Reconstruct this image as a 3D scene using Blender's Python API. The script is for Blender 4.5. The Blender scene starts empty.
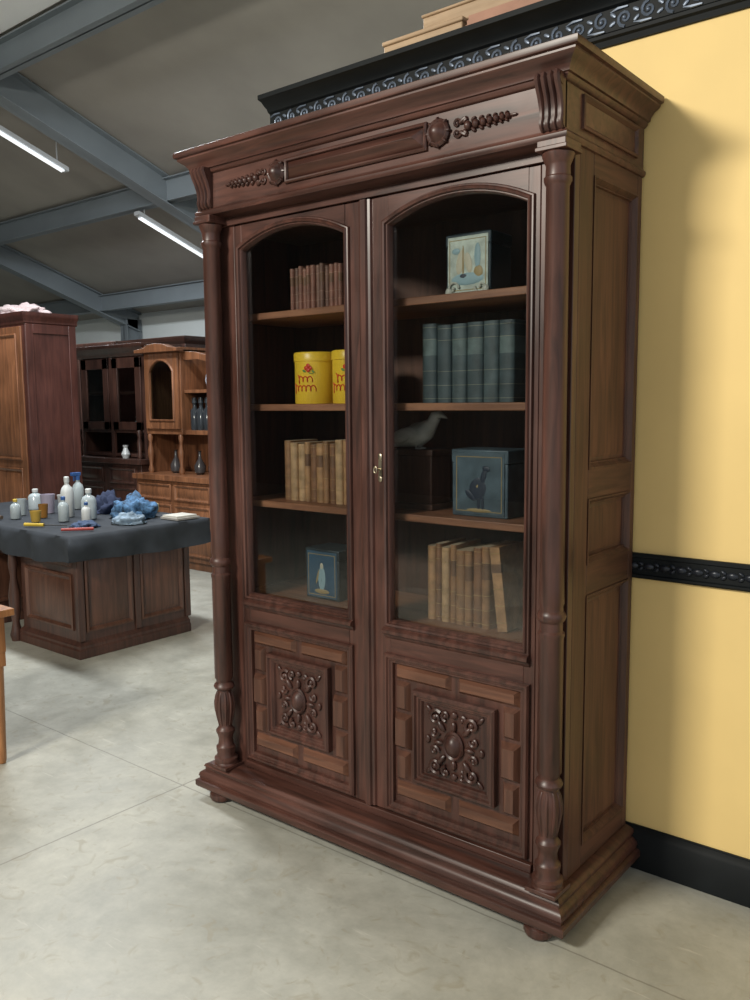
import bpy,bmesh,math,random
from mathutils import Vector,Matrix,noise
random.seed(3)
SC=bpy.context.scene; COL=SC.collection
SC.view_settings.view_transform='Standard'
SC.view_settings.exposure=0

# ---------------------------------------------------------------- materials
def newmat(name):
    m=bpy.data.materials.new(name);m.use_nodes=True
    nt=m.node_tree;b=nt.nodes["Principled BSDF"]
    return m,nt,b
def wood(name,c1,c2,rough=.38,axis='z',bump=.08,coat=.12,fine=1.0):
    m,nt,b=newmat(name);N=nt.nodes;L=nt.links
    tc=N.new("ShaderNodeTexCoord");mp=N.new("ShaderNodeMapping")
    s={'x':(1.3,16,16),'y':(16,1.3,16),'z':(16,16,1.3)}[axis]
    mp.inputs['Scale'].default_value=[k*fine for k in s]
    n=N.new("ShaderNodeTexNoise");n.inputs['Scale'].default_value=2.2;n.inputs['Detail'].default_value=8;n.inputs['Roughness'].default_value=.58;n.inputs['Distortion'].default_value=.8
    L.new(tc.outputs['Object'],mp.inputs[0]);L.new(mp.outputs[0],n.inputs['Vector'])
    r=N.new("ShaderNodeValToRGB");e=r.color_ramp.elements
    e[0].position=.34;e[0].color=(*c1,1);e[1].position=.66;e[1].color=(*c2,1)
    L.new(n.outputs['Fac'],r.inputs[0])
    n2=N.new("ShaderNodeTexNoise");n2.inputs['Scale'].default_value=2.6;n2.inputs['Detail'].default_value=5
    L.new(tc.outputs['Object'],n2.inputs['Vector'])
    mr=N.new("ShaderNodeMapRange");mr.inputs[1].default_value=.3;mr.inputs[2].default_value=.7;mr.inputs[3].default_value=.68;mr.inputs[4].default_value=1.22
    L.new(n2.outputs['Fac'],mr.inputs[0])
    mx=N.new("ShaderNodeVectorMath");mx.operation='SCALE'
    L.new(r.outputs[0],mx.inputs[0]);L.new(mr.outputs[0],mx.inputs['Scale'])
    L.new(mx.outputs[0],b.inputs['Base Color'])
    mr2=N.new("ShaderNodeMapRange");mr2.inputs[1].default_value=.3;mr2.inputs[2].default_value=.7;mr2.inputs[3].default_value=rough-.06;mr2.inputs[4].default_value=rough+.14
    L.new(n2.outputs['Fac'],mr2.inputs[0]);L.new(mr2.outputs[0],b.inputs['Roughness'])
    bp=N.new("ShaderNodeBump");bp.inputs['Strength'].default_value=bump;bp.inputs['Distance'].default_value=.004
    L.new(n.outputs['Fac'],bp.inputs['Height']);L.new(bp.outputs[0],b.inputs['Normal'])
    b.inputs['Coat Weight'].default_value=coat;b.inputs['Coat Roughness'].default_value=.28
    return m
def plain(name,c,rough=.5,metal=0,var=.15,sc=8,bump=0,spec=.5):
    m,nt,b=newmat(name);N=nt.nodes;L=nt.links
    tc=N.new("ShaderNodeTexCoord")
    n=N.new("ShaderNodeTexNoise");n.inputs['Scale'].default_value=sc;n.inputs['Detail'].default_value=5
    L.new(tc.outputs['Object'],n.inputs['Vector'])
    r=N.new("ShaderNodeValToRGB");e=r.color_ramp.elements
    e[0].position=.3;e[0].color=(*[k*(1-var) for k in c],1);e[1].position=.7;e[1].color=(*[min(1,k*(1+var)) for k in c],1)
    L.new(n.outputs['Fac'],r.inputs[0]);L.new(r.outputs[0],b.inputs['Base Color'])
    b.inputs['Roughness'].default_value=rough;b.inputs['Metallic'].default_value=metal
    b.inputs['Specular IOR Level'].default_value=spec
    if bump:
        bp=N.new("ShaderNodeBump");bp.inputs['Strength'].default_value=bump;bp.inputs['Distance'].default_value=.01
        L.new(n.outputs['Fac'],bp.inputs['Height']);L.new(bp.outputs[0],b.inputs['Normal'])
    return m
def glassmat(name,tint=(1,1,1),rough=.015,boost=1.0):
    # clear pane: transparent + mirror weighted by a Schlick curve (two sided)
    m=bpy.data.materials.new(name);m.use_nodes=True;nt=m.node_tree;N=nt.nodes;L=nt.links
    N.clear();o=N.new("ShaderNodeOutputMaterial");mix=N.new("ShaderNodeMixShader")
    t=N.new("ShaderNodeBsdfTransparent");t.inputs[0].default_value=(*tint,1)
    g=N.new("ShaderNodeBsdfGlossy");g.inputs['Roughness'].default_value=rough
    lw=N.new("ShaderNodeLayerWeight");lw.inputs[0].default_value=.5
    pw=N.new("ShaderNodeMath");pw.operation='POWER';pw.inputs[1].default_value=5;L.new(lw.outputs['Facing'],pw.inputs[0])
    mu=N.new("ShaderNodeMath");mu.operation='MULTIPLY_ADD';mu.inputs[1].default_value=.95*boost;mu.inputs[2].default_value=.042*boost;mu.use_clamp=True
    L.new(pw.outputs[0],mu.inputs[0]);L.new(mu.outputs[0],mix.inputs[0]);L.new(t.outputs[0],mix.inputs[1]);L.new(g.outputs[0],mix.inputs[2]);L.new(mix.outputs[0],o.inputs[0])
    return m
def emis(name,c,s):
    m,nt,b=newmat(name);b.inputs['Base Color'].default_value=(*c,1)
    b.inputs['Emission Color'].default_value=(*c,1);b.inputs['Emission Strength'].default_value=s
    return m

W1=(.036,.0145,.0105);W2=(.104,.041,.029)
MAH=wood("mahogany_vertical",W1,W2,.37,'z')
MAHX=wood("mahogany_horizontal",W1,W2,.37,'x')
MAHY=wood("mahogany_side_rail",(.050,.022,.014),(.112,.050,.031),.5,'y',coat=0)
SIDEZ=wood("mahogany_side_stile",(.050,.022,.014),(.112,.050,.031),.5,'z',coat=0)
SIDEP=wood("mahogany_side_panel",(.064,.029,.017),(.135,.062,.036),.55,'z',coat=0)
CARV=wood("carved_mahogany",(.034,.013,.010),(.080,.032,.023),.38,'z',coat=.05)
TABL=wood("tablet_wood",(.090,.036,.021),(.18,.077,.043),.38,'x')
TABV=wood("tablet_wood_vertical",(.066,.027,.017),(.135,.057,.035),.38,'z')
INT=wood("interior_wood",(.050,.022,.014),(.11,.050,.032),.5,'z',coat=0)
SHELF=wood("shelf_wood",(.19,.078,.042),(.34,.155,.08),.45,'x',coat=0)
GLASS=glassmat("cabinet_glass",(.86,.875,.875),boost=1.6)
BRASS=plain("aged_brass",(.42,.37,.27),.35,1,.1,30)

# ---------------------------------------------------------------- builder
def root(name,loc=(0,0,0)):
    e=bpy.data.objects.new(name,None);e.empty_display_size=.1;e.location=loc;COL.objects.link(e);return e
def offs(path,d):
    n=len(path);out=[]
    for i in range(n):
        p=path[i-1];c=path[i];q=path[(i+1)%n]
        d1=Vector((c[0]-p[0],c[1]-p[1])).normalized();d2=Vector((q[0]-c[0],q[1]-c[1])).normalized()
        n1=Vector((d1.y,-d1.x));n2=Vector((d2.y,-d2.x))
        k=(n1+n2)/max(.2,(1+n1.dot(n2)))
        out.append((c[0]+k.x*d,c[1]+k.y*d))
    return out
class B:
    def __init__(s): s.bm=bmesh.new();s.m=0
    def f(s,vs):
        try:
            f=s.bm.faces.new(vs);f.material_index=s.m;return f
        except ValueError: return None
    def v(s,*c): return s.bm.verts.new(c)
    def box(s,x0,x1,y0,y1,z0,z1):
        x0,x1=sorted((x0,x1));y0,y1=sorted((y0,y1));z0,z1=sorted((z0,z1))
        v=[s.v(x,y,z) for z in(z0,z1) for y in(y0,y1) for x in(x0,x1)]
        for q in((0,2,3,1),(4,5,7,6),(0,1,5,4),(2,6,7,3),(0,4,6,2),(1,3,7,5)): s.f([v[i] for i in q])
    def prism(s,pts,a0,a1,ax='y'):
        def mk(p,a):
            return {'y':(p[0],a,p[1]),'x':(a,p[0],p[1]),'z':(p[0],p[1],a)}[ax]
        A=[s.v(*mk(p,a0)) for p in pts];C=[s.v(*mk(p,a1)) for p in pts];n=len(pts)
        s.f(A);s.f(C[::-1])
        for i in range(n): s.f([A[i-1],A[i],C[i],C[i-1]])
    def lathe(s,cx,cy,prof,n=24,M=None):
        rings=[]
        for r,z in prof:
            ring=[]
            for i in range(n):
                a=2*math.pi*i/n;p=Vector((cx+r*math.cos(a),cy+r*math.sin(a),z))
                if M: p=M@p
                ring.append(s.v(*p))
            rings.append(ring)
        for k in range(len(rings)-1):
            for i in range(n): s.f([rings[k][i-1],rings[k][i],rings[k+1][i],rings[k+1][i-1]])
        s.f(rings[0][::-1]);s.f(rings[-1])
    def ell(s,c,r,ang=0,seg=10):
        M=Matrix.Translation(c)@Matrix.Rotation(ang,4,'Y')@Matrix.Diagonal((*r,1))
        k=bmesh.ops.create_uvsphere(s.bm,u_segments=seg,v_segments=max(5,seg*2//3),radius=1,matrix=M)
        for v in k['verts']:
            for f in v.link_faces: f.material_index=s.m
    def tube(s,pts,rads,n=6,ref=Vector((0,1,0))):
        pts=[Vector(p) for p in pts];k=len(pts)
        if not hasattr(rads,'__len__'): rads=[rads]*k
        rings=[]
        for i in range(k):
            t=(pts[min(i+1,k-1)]-pts[max(i-1,0)]).normalized()
            a=ref-t*ref.dot(t)
            if a.length<1e-4: a=Vector((1,0,0))-t*t.x
            a.normalize();b=t.cross(a)
            rings.append([s.v(*(pts[i]+(a*math.cos(2*math.pi*j/n)+b*math.sin(2*math.pi*j/n))*rads[i])) for j in range(n)])
        for q in range(k-1):
            for j in range(n): s.f([rings[q][j-1],rings[q][j],rings[q+1][j],rings[q+1][j-1]])
        s.f(rings[0][::-1]);s.f(rings[-1])
    def spiral(s,cx,cz,y,r0,a0,turns,rad,dirn=1,n=18,shrink=.12,flipx=1):
        pts=[];rr=[]
        for i in range(n+1):
            t=i/n;a=a0+dirn*turns*2*math.pi*t;r=r0*(1-t*(1-shrink))
            pts.append((cx+flipx*r*math.cos(a),y,cz+r*math.sin(a)));rr.append(rad*(1-.35*t))
        s.tube(pts,rr);s.ell(pts[-1],(rad*1.3,rad*1.2,rad*1.3),seg=8)
    def hip(s,u0,u1,w0,w1,p,h,ins,ax='y',sg=-1):
        def mk(u,w,a): return (u,a,w) if ax=='y' else (a,u,w)
        o=[(u0,w0),(u1,w0),(u1,w1),(u0,w1)];i_=[(u0+ins,w0+ins),(u1-ins,w0+ins),(u1-ins,w1-ins),(u0+ins,w1-ins)]
        A=[s.v(*mk(*q,p)) for q in o];C=[s.v(*mk(*q,p+sg*h)) for q in i_]
        s.f(C)
        for i in range(4): s.f([A[i-1],A[i],C[i],C[i-1]])
    def mold(s,path,prof,p,ax='y',sg=-1):
        rings=[]
        for d,h in prof:
            rings.append([s.v(*((q[0],p+sg*h,q[1]) if ax=='y' else (p+sg*h,q[0],q[1]))) for q in offs(path,d)])
        n=len(path)
        for k in range(len(rings)-1):
            for i in range(n): s.f([rings[k][i-1],rings[k][i],rings[k+1][i],rings[k+1][i-1]])
    def mold3(s,x0,x1,yf,yb,prof):
        R=[]
        for d,z in prof: R.append([s.v(x0-d,yb,z),s.v(x0-d,yf-d,z),s.v(x1+d,yf-d,z),s.v(x1+d,yb,z)])
        for k in range(len(R)-1):
            for i in range(4): s.f([R[k][i-1],R[k][i],R[k+1][i],R[k+1][i-1]])
        s.f(R[0][::-1]);s.f(R[-1])
    def done(s,name,mats,parent=None,bevel=0,sharp=38):
        bmesh.ops.recalc_face_normals(s.bm,faces=s.bm.faces)
        me=bpy.data.meshes.new(name);s.bm.to_mesh(me);s.bm.free()
        for m in (mats if isinstance(mats,(list,tuple)) else [mats]): me.materials.append(m)
        for p in me.polygons: p.use_smooth=True
        me.set_sharp_from_angle(angle=math.radians(sharp))
        o=bpy.data.objects.new(name,me);COL.objects.link(o)
        if parent: o.parent=parent;o.location=[-k for k in parent.location]
        if bevel:
            b=o.modifiers.new("bevel","BEVEL");b.width=bevel;b.segments=2;b.limit_method='ANGLE';b.angle_limit=math.radians(50)
        return o
def rect(x0,x1,z0,z1): return [(x0,z0),(x1,z0),(x1,z1),(x0,z1)]

# ---------------------------------------------------------------- camera
f=855;p=math.atan(97.5/855);r=.0087;yw=math.radians(39)
R=Vector((math.cos(yw),math.sin(yw),0));Fh=Vector((-math.sin(yw),math.cos(yw),0));Z=Vector((0,0,1))
F=Fh*math.cos(p)-Z*math.sin(p);U=Fh*math.sin(p)+Z*math.cos(p)
R2=(R-U*r).normalized();U2=(U+R*r).normalized()
cam=bpy.data.cameras.new("camera");cam.sensor_fit='HORIZONTAL';cam.sensor_width=36;cam.lens=f/750*36;cam.clip_end=100
co=bpy.data.objects.new("camera",cam);COL.objects.link(co)
Mx=Matrix((R2,U2,-F)).transposed().to_4x4();Mx.translation=(.983,-2.007,1.5);co.matrix_world=Mx
SC.camera=co

# ---------------------------------------------------------------- room
def floor_mat():
    m,nt,b=newmat("polished_concrete");N=nt.nodes;L=nt.links
    tc=N.new("ShaderNodeTexCoord")
    n=N.new("ShaderNodeTexNoise");n.inputs['Scale'].default_value=1.5;n.inputs['Detail'].default_value=10;n.inputs['Roughness'].default_value=.72;n.inputs['Distortion'].default_value=.5
    n3=N.new("ShaderNodeTexNoise");n3.inputs['Scale'].default_value=9;n3.inputs['Detail'].default_value=8;n3.inputs['Roughness'].default_value=.7
    L.new(tc.outputs['Object'],n.inputs[0]);L.new(tc.outputs['Object'],n3.inputs[0])
    ad=N.new("ShaderNodeMath");ad.operation='MULTIPLY_ADD';ad.inputs[1].default_value=.45
    L.new(n3.outputs[0],ad.inputs[0]);L.new(n.outputs[0],ad.inputs[2])
    rp=N.new("ShaderNodeValToRGB");e=rp.color_ramp.elements
    e[0].position=.50;e[0].color=(.30,.30,.255,1);e[1].position=.92;e[1].color=(.54,.535,.465,1)
    L.new(ad.outputs[0],rp.inputs[0])
    n4=N.new("ShaderNodeTexNoise");n4.inputs['Scale'].default_value=11;n4.inputs['Detail'].default_value=7;n4.inputs['Distortion'].default_value=2.2
    L.new(tc.outputs['Object'],n4.inputs[0])
    s4=N.new("ShaderNodeMapRange");s4.inputs[1].default_value=.58;s4.inputs[2].default_value=.70;s4.inputs[4].default_value=.55;L.new(n4.outputs[0],s4.inputs[0])
    mixs=N.new("ShaderNodeMix");mixs.data_type='RGBA';L.new(s4.outputs[0],mixs.inputs[0]);L.new(rp.outputs[0],mixs.inputs[6]);mixs.inputs[7].default_value=(.33,.30,.22,1)
    # sparse pale paint specks and drag marks
    mp5=N.new("ShaderNodeMapping");mp5.inputs['Rotation'].default_value=(0,0,.6);mp5.inputs['Scale'].default_value=(3,26,1);L.new(tc.outputs['Object'],mp5.inputs[0])
    n5=N.new("ShaderNodeTexNoise");n5.inputs['Scale'].default_value=1.6;n5.inputs['Detail'].default_value=4;L.new(mp5.outputs[0],n5.inputs[0])
    s5=N.new("ShaderNodeMapRange");s5.inputs[1].default_value=.66;s5.inputs[2].default_value=.72;s5.inputs[4].default_value=.4;L.new(n5.outputs[0],s5.inputs[0])
    mix5=N.new("ShaderNodeMix");mix5.data_type='RGBA';L.new(s5.outputs[0],mix5.inputs[0]);L.new(mixs.outputs[2],mix5.inputs[6]);mix5.inputs[7].default_value=(.62,.61,.54,1)
    sp=N.new("ShaderNodeSeparateXYZ");L.new(tc.outputs['Object'],sp.inputs[0])
    def line(out,off,w):
        wob=N.new("ShaderNodeMath");wob.operation='MULTIPLY_ADD';wob.inputs[1].default_value=.012;L.new(n3.outputs[0],wob.inputs[0]);L.new(out,wob.inputs[2])
        a=N.new("ShaderNodeMath");a.operation='SUBTRACT';L.new(wob.outputs[0],a.inputs[0]);a.inputs[1].default_value=off
        c=N.new("ShaderNodeMath");c.operation='ABSOLUTE';L.new(a.outputs[0],c.inputs[0])
        d=N.new("ShaderNodeMath");d.operation='LESS_THAN';L.new(c.outputs[0],d.inputs[0]);d.inputs[1].default_value=w
        return d.outputs[0]
    l1=line(sp.outputs[0],-1.65,.004);l2=line(sp.outputs[1],.03,.003);l3=line(sp.outputs[0],-6.2,.006)
    mxm=N.new("ShaderNodeMath");mxm.operation='MAXIMUM';L.new(l1,mxm.inputs[0]);L.new(l2,mxm.inputs[1])
    mx2=N.new("ShaderNodeMath");mx2.operation='MAXIMUM';L.new(mxm.outputs[0],mx2.inputs[0]);L.new(l3,mx2.inputs[1])
    mm=N.new("ShaderNodeMath");mm.operation='MULTIPLY';mm.inputs[1].default_value=.6;L.new(mx2.outputs[0],mm.inputs[0])
    mix=N.new("ShaderNodeMix");mix.data_type='RGBA';L.new(mm.outputs[0],mix.inputs[0]);L.new(mix5.outputs[2],mix.inputs[6]);mix.inputs[7].default_value=(.18,.17,.14,1)
    L.new(mix.outputs[2],b.inputs['Base Color'])
    mr=N.new("ShaderNodeMapRange");mr.inputs[1].default_value=.35;mr.inputs[2].default_value=.75;mr.inputs[3].default_value=.32;mr.inputs[4].default_value=.58
    L.new(n.outputs[0],mr.inputs[0]);L.new(mr.outputs[0],b.inputs['Roughness'])
    bp=N.new("ShaderNodeBump");bp.inputs['Strength'].default_value=.05;bp.inputs['Distance'].default_value=.01;L.new(n3.outputs[0],bp.inputs['Height']);L.new(bp.outputs[0],b.inputs['Normal'])
    return m
b=B();b.box(-14,6,-9,6.6,-.1,0);b.done("floor",floor_mat())
YEL=plain("yellow_wall_paint",(.85,.62,.25),.65,0,.05,2.5,.02)
b=B();b.box(-1.60,5.0,.56,.68,0,2.62);b.done("wall_back",YEL)
CEIL=plain("fibre_cement_ceiling",(.36,.34,.305),.8,0,.12,1.2,.05)
def cz(y): return 2.95+.35*(6.5-y)
b=B();b.prism([(-9,cz(-9)),(6.6,cz(6.6)),(6.6,cz(6.6)+.1),(-9,cz(-9)+.1)],-14,6,'x');b.done("ceiling",CEIL)
b=B();b.prism([(.06,cz(.06)-.02),(1.86,cz(1.86)-.02),(1.86,cz(1.86)+.01),(.06,cz(.06)+.01)],-13,-4.6,'x');b.done("ceiling_light_panel",plain("pale_roof_sheet",(.85,.87,.87),.7,0,.05,1))
b=B();b.box(-14,6,6.5,6.6,0,cz(6.5)+.05);b.done("wall_far",plain("pale_wall",(.84,.90,.90),.7,0,.05,1))
GW=plain("grey_wall",(.16,.17,.17),.7,0,.1,1)
b=B();b.box(-14.1,-14,-9,6.6,0,8.5);b.done("wall_left",GW)
b=B();b.box(-14,-2.5,-9.1,-9,0,8.5);b.done("wall_front_unseen",GW)  # unseen, added so the door glass reflects dark; gap admits world light

STEEL=plain("painted_steel",(.22,.255,.28),.45,0,.06,3)
def ibeam_x(b,y,zt,x0,x1,h=.20,w=.10,t=.012):
    for (ya,yb,za,zb) in ((-w/2,w/2,zt-t,zt),(-w/2,w/2,zt-h,zt-h+t),(-t/2,t/2,zt-h,zt)): b.box(x0,x1,y+ya,y+yb,za,zb)
b=B()
for y in(-1.95,-.01,1.93,3.87,5.81): ibeam_x(b,y,cz(y)-.02,-14,6,h=.24,w=.13)
rt=root("ceiling_beams",(-6,3,3.8));b.done("purlins",STEEL,rt)
b=B()
for x in(-6.56,-10.75):
    for xa,xb,ha,hb in((-.09,.09,.30,.285),(-.008,.008,.30,0),(-.09,.09,.015,0)):
        ya,yb=-8.9,6.48
        b.prism([(ya,cz(ya)-ha-.01),(yb,cz(yb)-ha-.01),(yb,cz(yb)-hb-.01),(ya,cz(ya)-hb-.01)],x+xa,x+xb,'x')
b.done("rafters",STEEL,rt)
b=B()
for x in(-6.56,-10.75):
    b.box(x-.09,x+.09,6.2,6.215,0,2.85);b.box(x-.09,x+.09,6.46,6.475,0,2.85);b.box(x-.008,x+.008,6.2,6.475,0,2.85)
b.done("columns",STEEL,rt)

TUBE=emis("fluorescent_tube_glow",(.95,.98,1),.65);WHT=plain("white_enamel",(.55,.58,.6),.4,0,.03)
def tube_lamp(x,y0,y1):
    g=root("fluorescent_lamp",(x,(y0+y1)/2,cz((y0+y1)/2)-.35))
    b=B()
    def pr(xa,xb,ha,hb): b.prism([(y0,cz(y0)-ha),(y1,cz(y1)-ha),(y1,cz(y1)-hb),(y0,cz(y0)-hb)],x+xa,x+xb,'x')
    pr(-.045,.045,.36,.32);b.done("housing",WHT,g)
    b=B()
    for dx in(-.020,.020): b.tube([(x+dx,y0+.04,cz(y0+.04)-.372),(x+dx,y1-.04,cz(y1-.04)-.372)],.010,8,Vector((1,0,0)))
    b.done("tubes",TUBE,g)
    b=B()
    for y in(y0+.1,y1-.1): b.box(x-.004,x+.004,y-.004,y+.004,cz(y)-.325,cz(y)+.01)
    b.done("hangers",WHT,g)
tube_lamp(-7.0,1.80,2.98);tube_lamp(-7.0,3.80,4.98)

# --- black trims on the yellow wall
BLK=plain("black_lacquer",(.007,.009,.010),.6,0,.2,10,0,.22)
BLK2=plain("dark_iron_relief",(.022,.026,.035),.35,.3,.2,14)
b=B();b.prism([(.56,0),(.535,0),(.535,.115),(.545,.128),(.552,.135),(.552,.14),(.56,.14)],-1.6,5,'x')
b.done("baseboard_back",BLK,None,.002)
g=root("trim_dado",(1,.55,.985))
b=B();b.prism([(.56,.948),(.548,.948),(.544,.953),(.544,.959),(.551,.962),(.551,1.012),(.544,1.015),(.544,1.022),(.548,1.027),(.56,1.027)],-1.6,5,'x')
b.done("rail",BLK,g)
b=B();x=-.05
while x<2.2:
    b.ell((x,.549,.987),(.017,.006,.011),0,8)
    b.ell((x+.025,.549,.995),(.010,.005,.006),.6,8);b.ell((x+.025,.549,.979),(.010,.005,.006),-.6,8)
    x+=.05
b.done("carving",BLK2,g)
g=root("trim_cornice",(0,.5,2.66))
XL=-1.60
b=B()
prof=[(.56,2.56),(.55,2.56),(.545,2.575),(.535,2.58),(.535,2.59),(.532,2.592),(.532,2.655),(.52,2.66),(.515,2.67),(.50,2.678),(.485,2.69),(.465,2.695),(.465,2.712),(.70,2.712),(.70,2.62),(.56,2.62)]
b.prism(prof,XL,5,'x');b.done("cornice_profile",BLK,g)
b=B();x=XL+.05;k=0
while x<1.2:
    sg=1 if k%2 else -1
    b.spiral(x,2.622+.003*sg,.531,.024,math.pi*.5*sg,1.35,.0050,sg,14)
    b.tube([(x-.045,.531,2.622-.022*sg),(x-.02,.529,2.622-.027*sg),(x+.01,.529,2.622-.027*sg)],[.002,.005,.003],5)
    b.ell((x+.036,.530,2.622+.012*sg),(.012,.004,.006),.7*sg,6);b.ell((x+.034,.530,2.622-.012*sg),(.012,.004,.006),-.5*sg,6)
    x+=.072;k+=1
b.done("scroll_carving",plain("pewter_relief",(.13,.16,.21),.38,.4,.2,20),g)
PALE=wood("pale_box_wood",(.46,.31,.18),(.60,.43,.27),.6,'x',coat=0)
g=root("wooden_box",(-.86,.59,2.76))
b=B();b.box(-.99,-.66,.50,.68,2.712,2.750);b.box(-.995,-.655,.495,.685,2.750,2.765);b.done("crate",PALE,g,.004)
g=root("wooden_tray",(-.6,.59,2.8))
b=B();b.box(-.84,-.45,.53,.69,2.7655,2.815);b.box(-.845,-.445,.525,.695,2.815,2.825);b.done("crate",[PALE],g,.004)
g=root("folded_paper_stack",(-.55,.55,2.74))
b=B()
for i in range(3): b.box(-.64+i*.004,-.34-i*.006,.49+.003*i,.66,2.7125+i*.015,2.726+i*.015)
b.done("sheets",[plain("aged_card",(.36,.20,.14),.8)],g)

# ---------------------------------------------------------------- BOOKCASE
BC=root("antique_bookcase",(-.76,.3,0))
XC=-.750
DW=.603
CL_,CR_=-1.421,-.073
xL,xR=-1.462,-.05; yF,yB=.10,.545
b=B()
for x in(-1.44,-.09):
    for y in(.038,.47):
        b.lathe(x,y,[(.024,0),(.038,.006),(.044,.018),(.042,.03),(.030,.038),(.028,.047)],20)
b.done("feet",MAH,BC)
b=B()
b.mold3(-1.505,-.030,.03,yB,[(.03,.042),(.034,.048),(.034,.066),(.028,.071),(.022,.073),(.022,.080),(.025,.084),(.022,.096),(.012,.104),(.006,.108),(.006,.116),(.010,.120),(.006,.128),(-.005,.134),(-.03,.138)])
b.done("plinth",MAHX,BC)
b=B()
b.box(xL,xL+.02,.12,yB,.13,2.17);b.box(xR-.035,xR-.016,.12,yB,.13,2.17)
b.box(xL,XC-DW-.001,yF,.13,.13,2.16);b.box(XC+DW+.001,xR,yF,.13,.13,2.16)
b.done("carcass_sides",MAH,BC,.002)
b=B()
b.box(xL+.02,xR-.03,.525,.543,.13,2.30);b.done("back_panel",INT,BC)
b=B();b.box(xL+.02,xR-.035,.13,.525,.14,.165);b.box(xL+.02,xR-.035,.13,.525,2.12,2.14)
b.done("inner_boards",INT,BC)
b=B()
b.box(XC-DW,XC+DW,yF+.002,.13,2.125,2.16);b.box(XC-DW,XC+DW,yF-.01,.13,.138,.163)
b.done("front_rails",MAHX,BC,.002)
b=B()
for z in(.79,1.145,1.497,1.822): b.box(xL+.022,xR-.037,.165,.523,z-.024,z)
b.done("shelves",SHELF,BC,.003)
b=B()
for xo,sg in((xR,1),(xL,-1)):
    xi=xo-.018*sg
    def sb(y0,y1,z0,z1): b.box(min(xi,xo),max(xi,xo),y0,y1,z0,z1)
    sb(.13,.215,.138,2.16);sb(.512,yB,.138,2.16)
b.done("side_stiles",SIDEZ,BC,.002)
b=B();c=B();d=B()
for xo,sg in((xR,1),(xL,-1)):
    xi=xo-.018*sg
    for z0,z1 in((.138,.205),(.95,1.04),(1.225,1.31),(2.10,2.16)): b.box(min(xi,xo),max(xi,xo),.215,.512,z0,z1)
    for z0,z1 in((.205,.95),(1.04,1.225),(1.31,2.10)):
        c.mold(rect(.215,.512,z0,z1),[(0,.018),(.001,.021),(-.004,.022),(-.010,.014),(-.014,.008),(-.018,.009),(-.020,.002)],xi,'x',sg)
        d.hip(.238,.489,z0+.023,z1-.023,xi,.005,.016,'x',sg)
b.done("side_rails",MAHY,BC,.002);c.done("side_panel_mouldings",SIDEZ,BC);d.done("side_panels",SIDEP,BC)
b=B()
b.mold3(-1.470,-.048,.038,yB,[(-.05,2.125),(-.05,2.150),(-.006,2.155),(.004,2.158),(.008,2.164),(.008,2.172),(.002,2.178),(0,2.184),(0,2.295),(.004,2.297),(.010,2.303),(.012,2.310),(.018,2.312),(.020,2.322),(.030,2.335),(.044,2.345),(.048,2.349),(.048,2.354),(.056,2.357),(.058,2.362),(.058,2.374),(.052,2.378)])
b.done("entablature_and_cornice",MAHX,BC)
b=B()
b.mold(rect(.135,.49,2.203,2.285),[(.002,0),(.002,.006),(-.004,.008),(-.010,.003),(-.012,-.0)],-.048,'x',1)
b.done("side_frieze_moulding",MAHY,BC)
b=B();yf=.038
b.mold(rect(-1.030,-.470,2.203,2.280),[(0,0),(0,.008),(-.004,.012),(-.009,.010),(-.011,.004)],yf)
b.hip(-1.019,-.481,2.214,2.269,yf,.028,.027)
b.done("frieze_tablet",MAHX,BC)
b=B()
for s,cx in((1,XC),(-1,XC)):
    kx=cx+s*.318
    M=Matrix.Translation((kx,yf,2.243))@Matrix.Rotation(math.pi/2,4,'X')
    b.lathe(0,0,[(.036,0),(.038,.008),(.032,.014),(.028,.012),(.024,.016),(.018,.026),(.008,.032),(.001,.033)],20,M)
    for i in range(8):
        a=i*math.pi/4;b.ell((kx+.033*math.cos(a),yf-.006,2.243+.033*math.sin(a)),(.010,.010,.006),-a,8)
    for q in(1,-1):
        b.spiral(kx+s*.062,2.243+q*.012,yf-.004,.014,0 if s>0 else math.pi,1.1,.004,q*s,12)
        b.ell((kx+s*.082,yf-.004,2.243+q*.017),(.016,.008,.007),-.5*q*s,8)
    xx=kx+s*.098;w=.0145
    for i in range(7):
        b.ell((xx,yf-.005,2.243),(w*.80,.012,w*.85),0,10)
        for q in(1,-1): b.ell((xx-s*w*.6,yf-.003,2.243+q*w),(w*.7,.008,w*.45),-.7*q*s,8)
        xx+=s*w*1.75;w*=.92
    b.ell((xx,yf-.003,2.243),(.012,.006,.004),0,8)
b.done("frieze_carvings",CARV,BC)
b=B()
for cx in(CL_,CR_-.008):
    w=.033
    pr=[(.045,2.182),(.034,2.182),(.026,2.190),(.024,2.200),(.028,2.212),(.027,2.235),(.018,2.262),(.006,2.285),(.000,2.300),(.004,2.312),(.045,2.312)]
    b.prism(pr,cx-w,cx+w,'x')
    for k in(-1,-.34,.34,1):
        b.tube([(cx+k*w*.82,q[0]-.002,q[1]) for q in pr[1:10]],[.004,.005,.006,.0065,.007,.008,.0085,.009,.006],6,Vector((1,0,0)))
    M=Matrix.Translation((cx-w-.002,.018,2.296))@Matrix.Rotation(math.pi/2,4,'Y')
    b.lathe(0,0,[(.015,0),(.015,2*w+.004)],14,M)
b.done("consoles",CARV,BC)
b=B()
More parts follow.
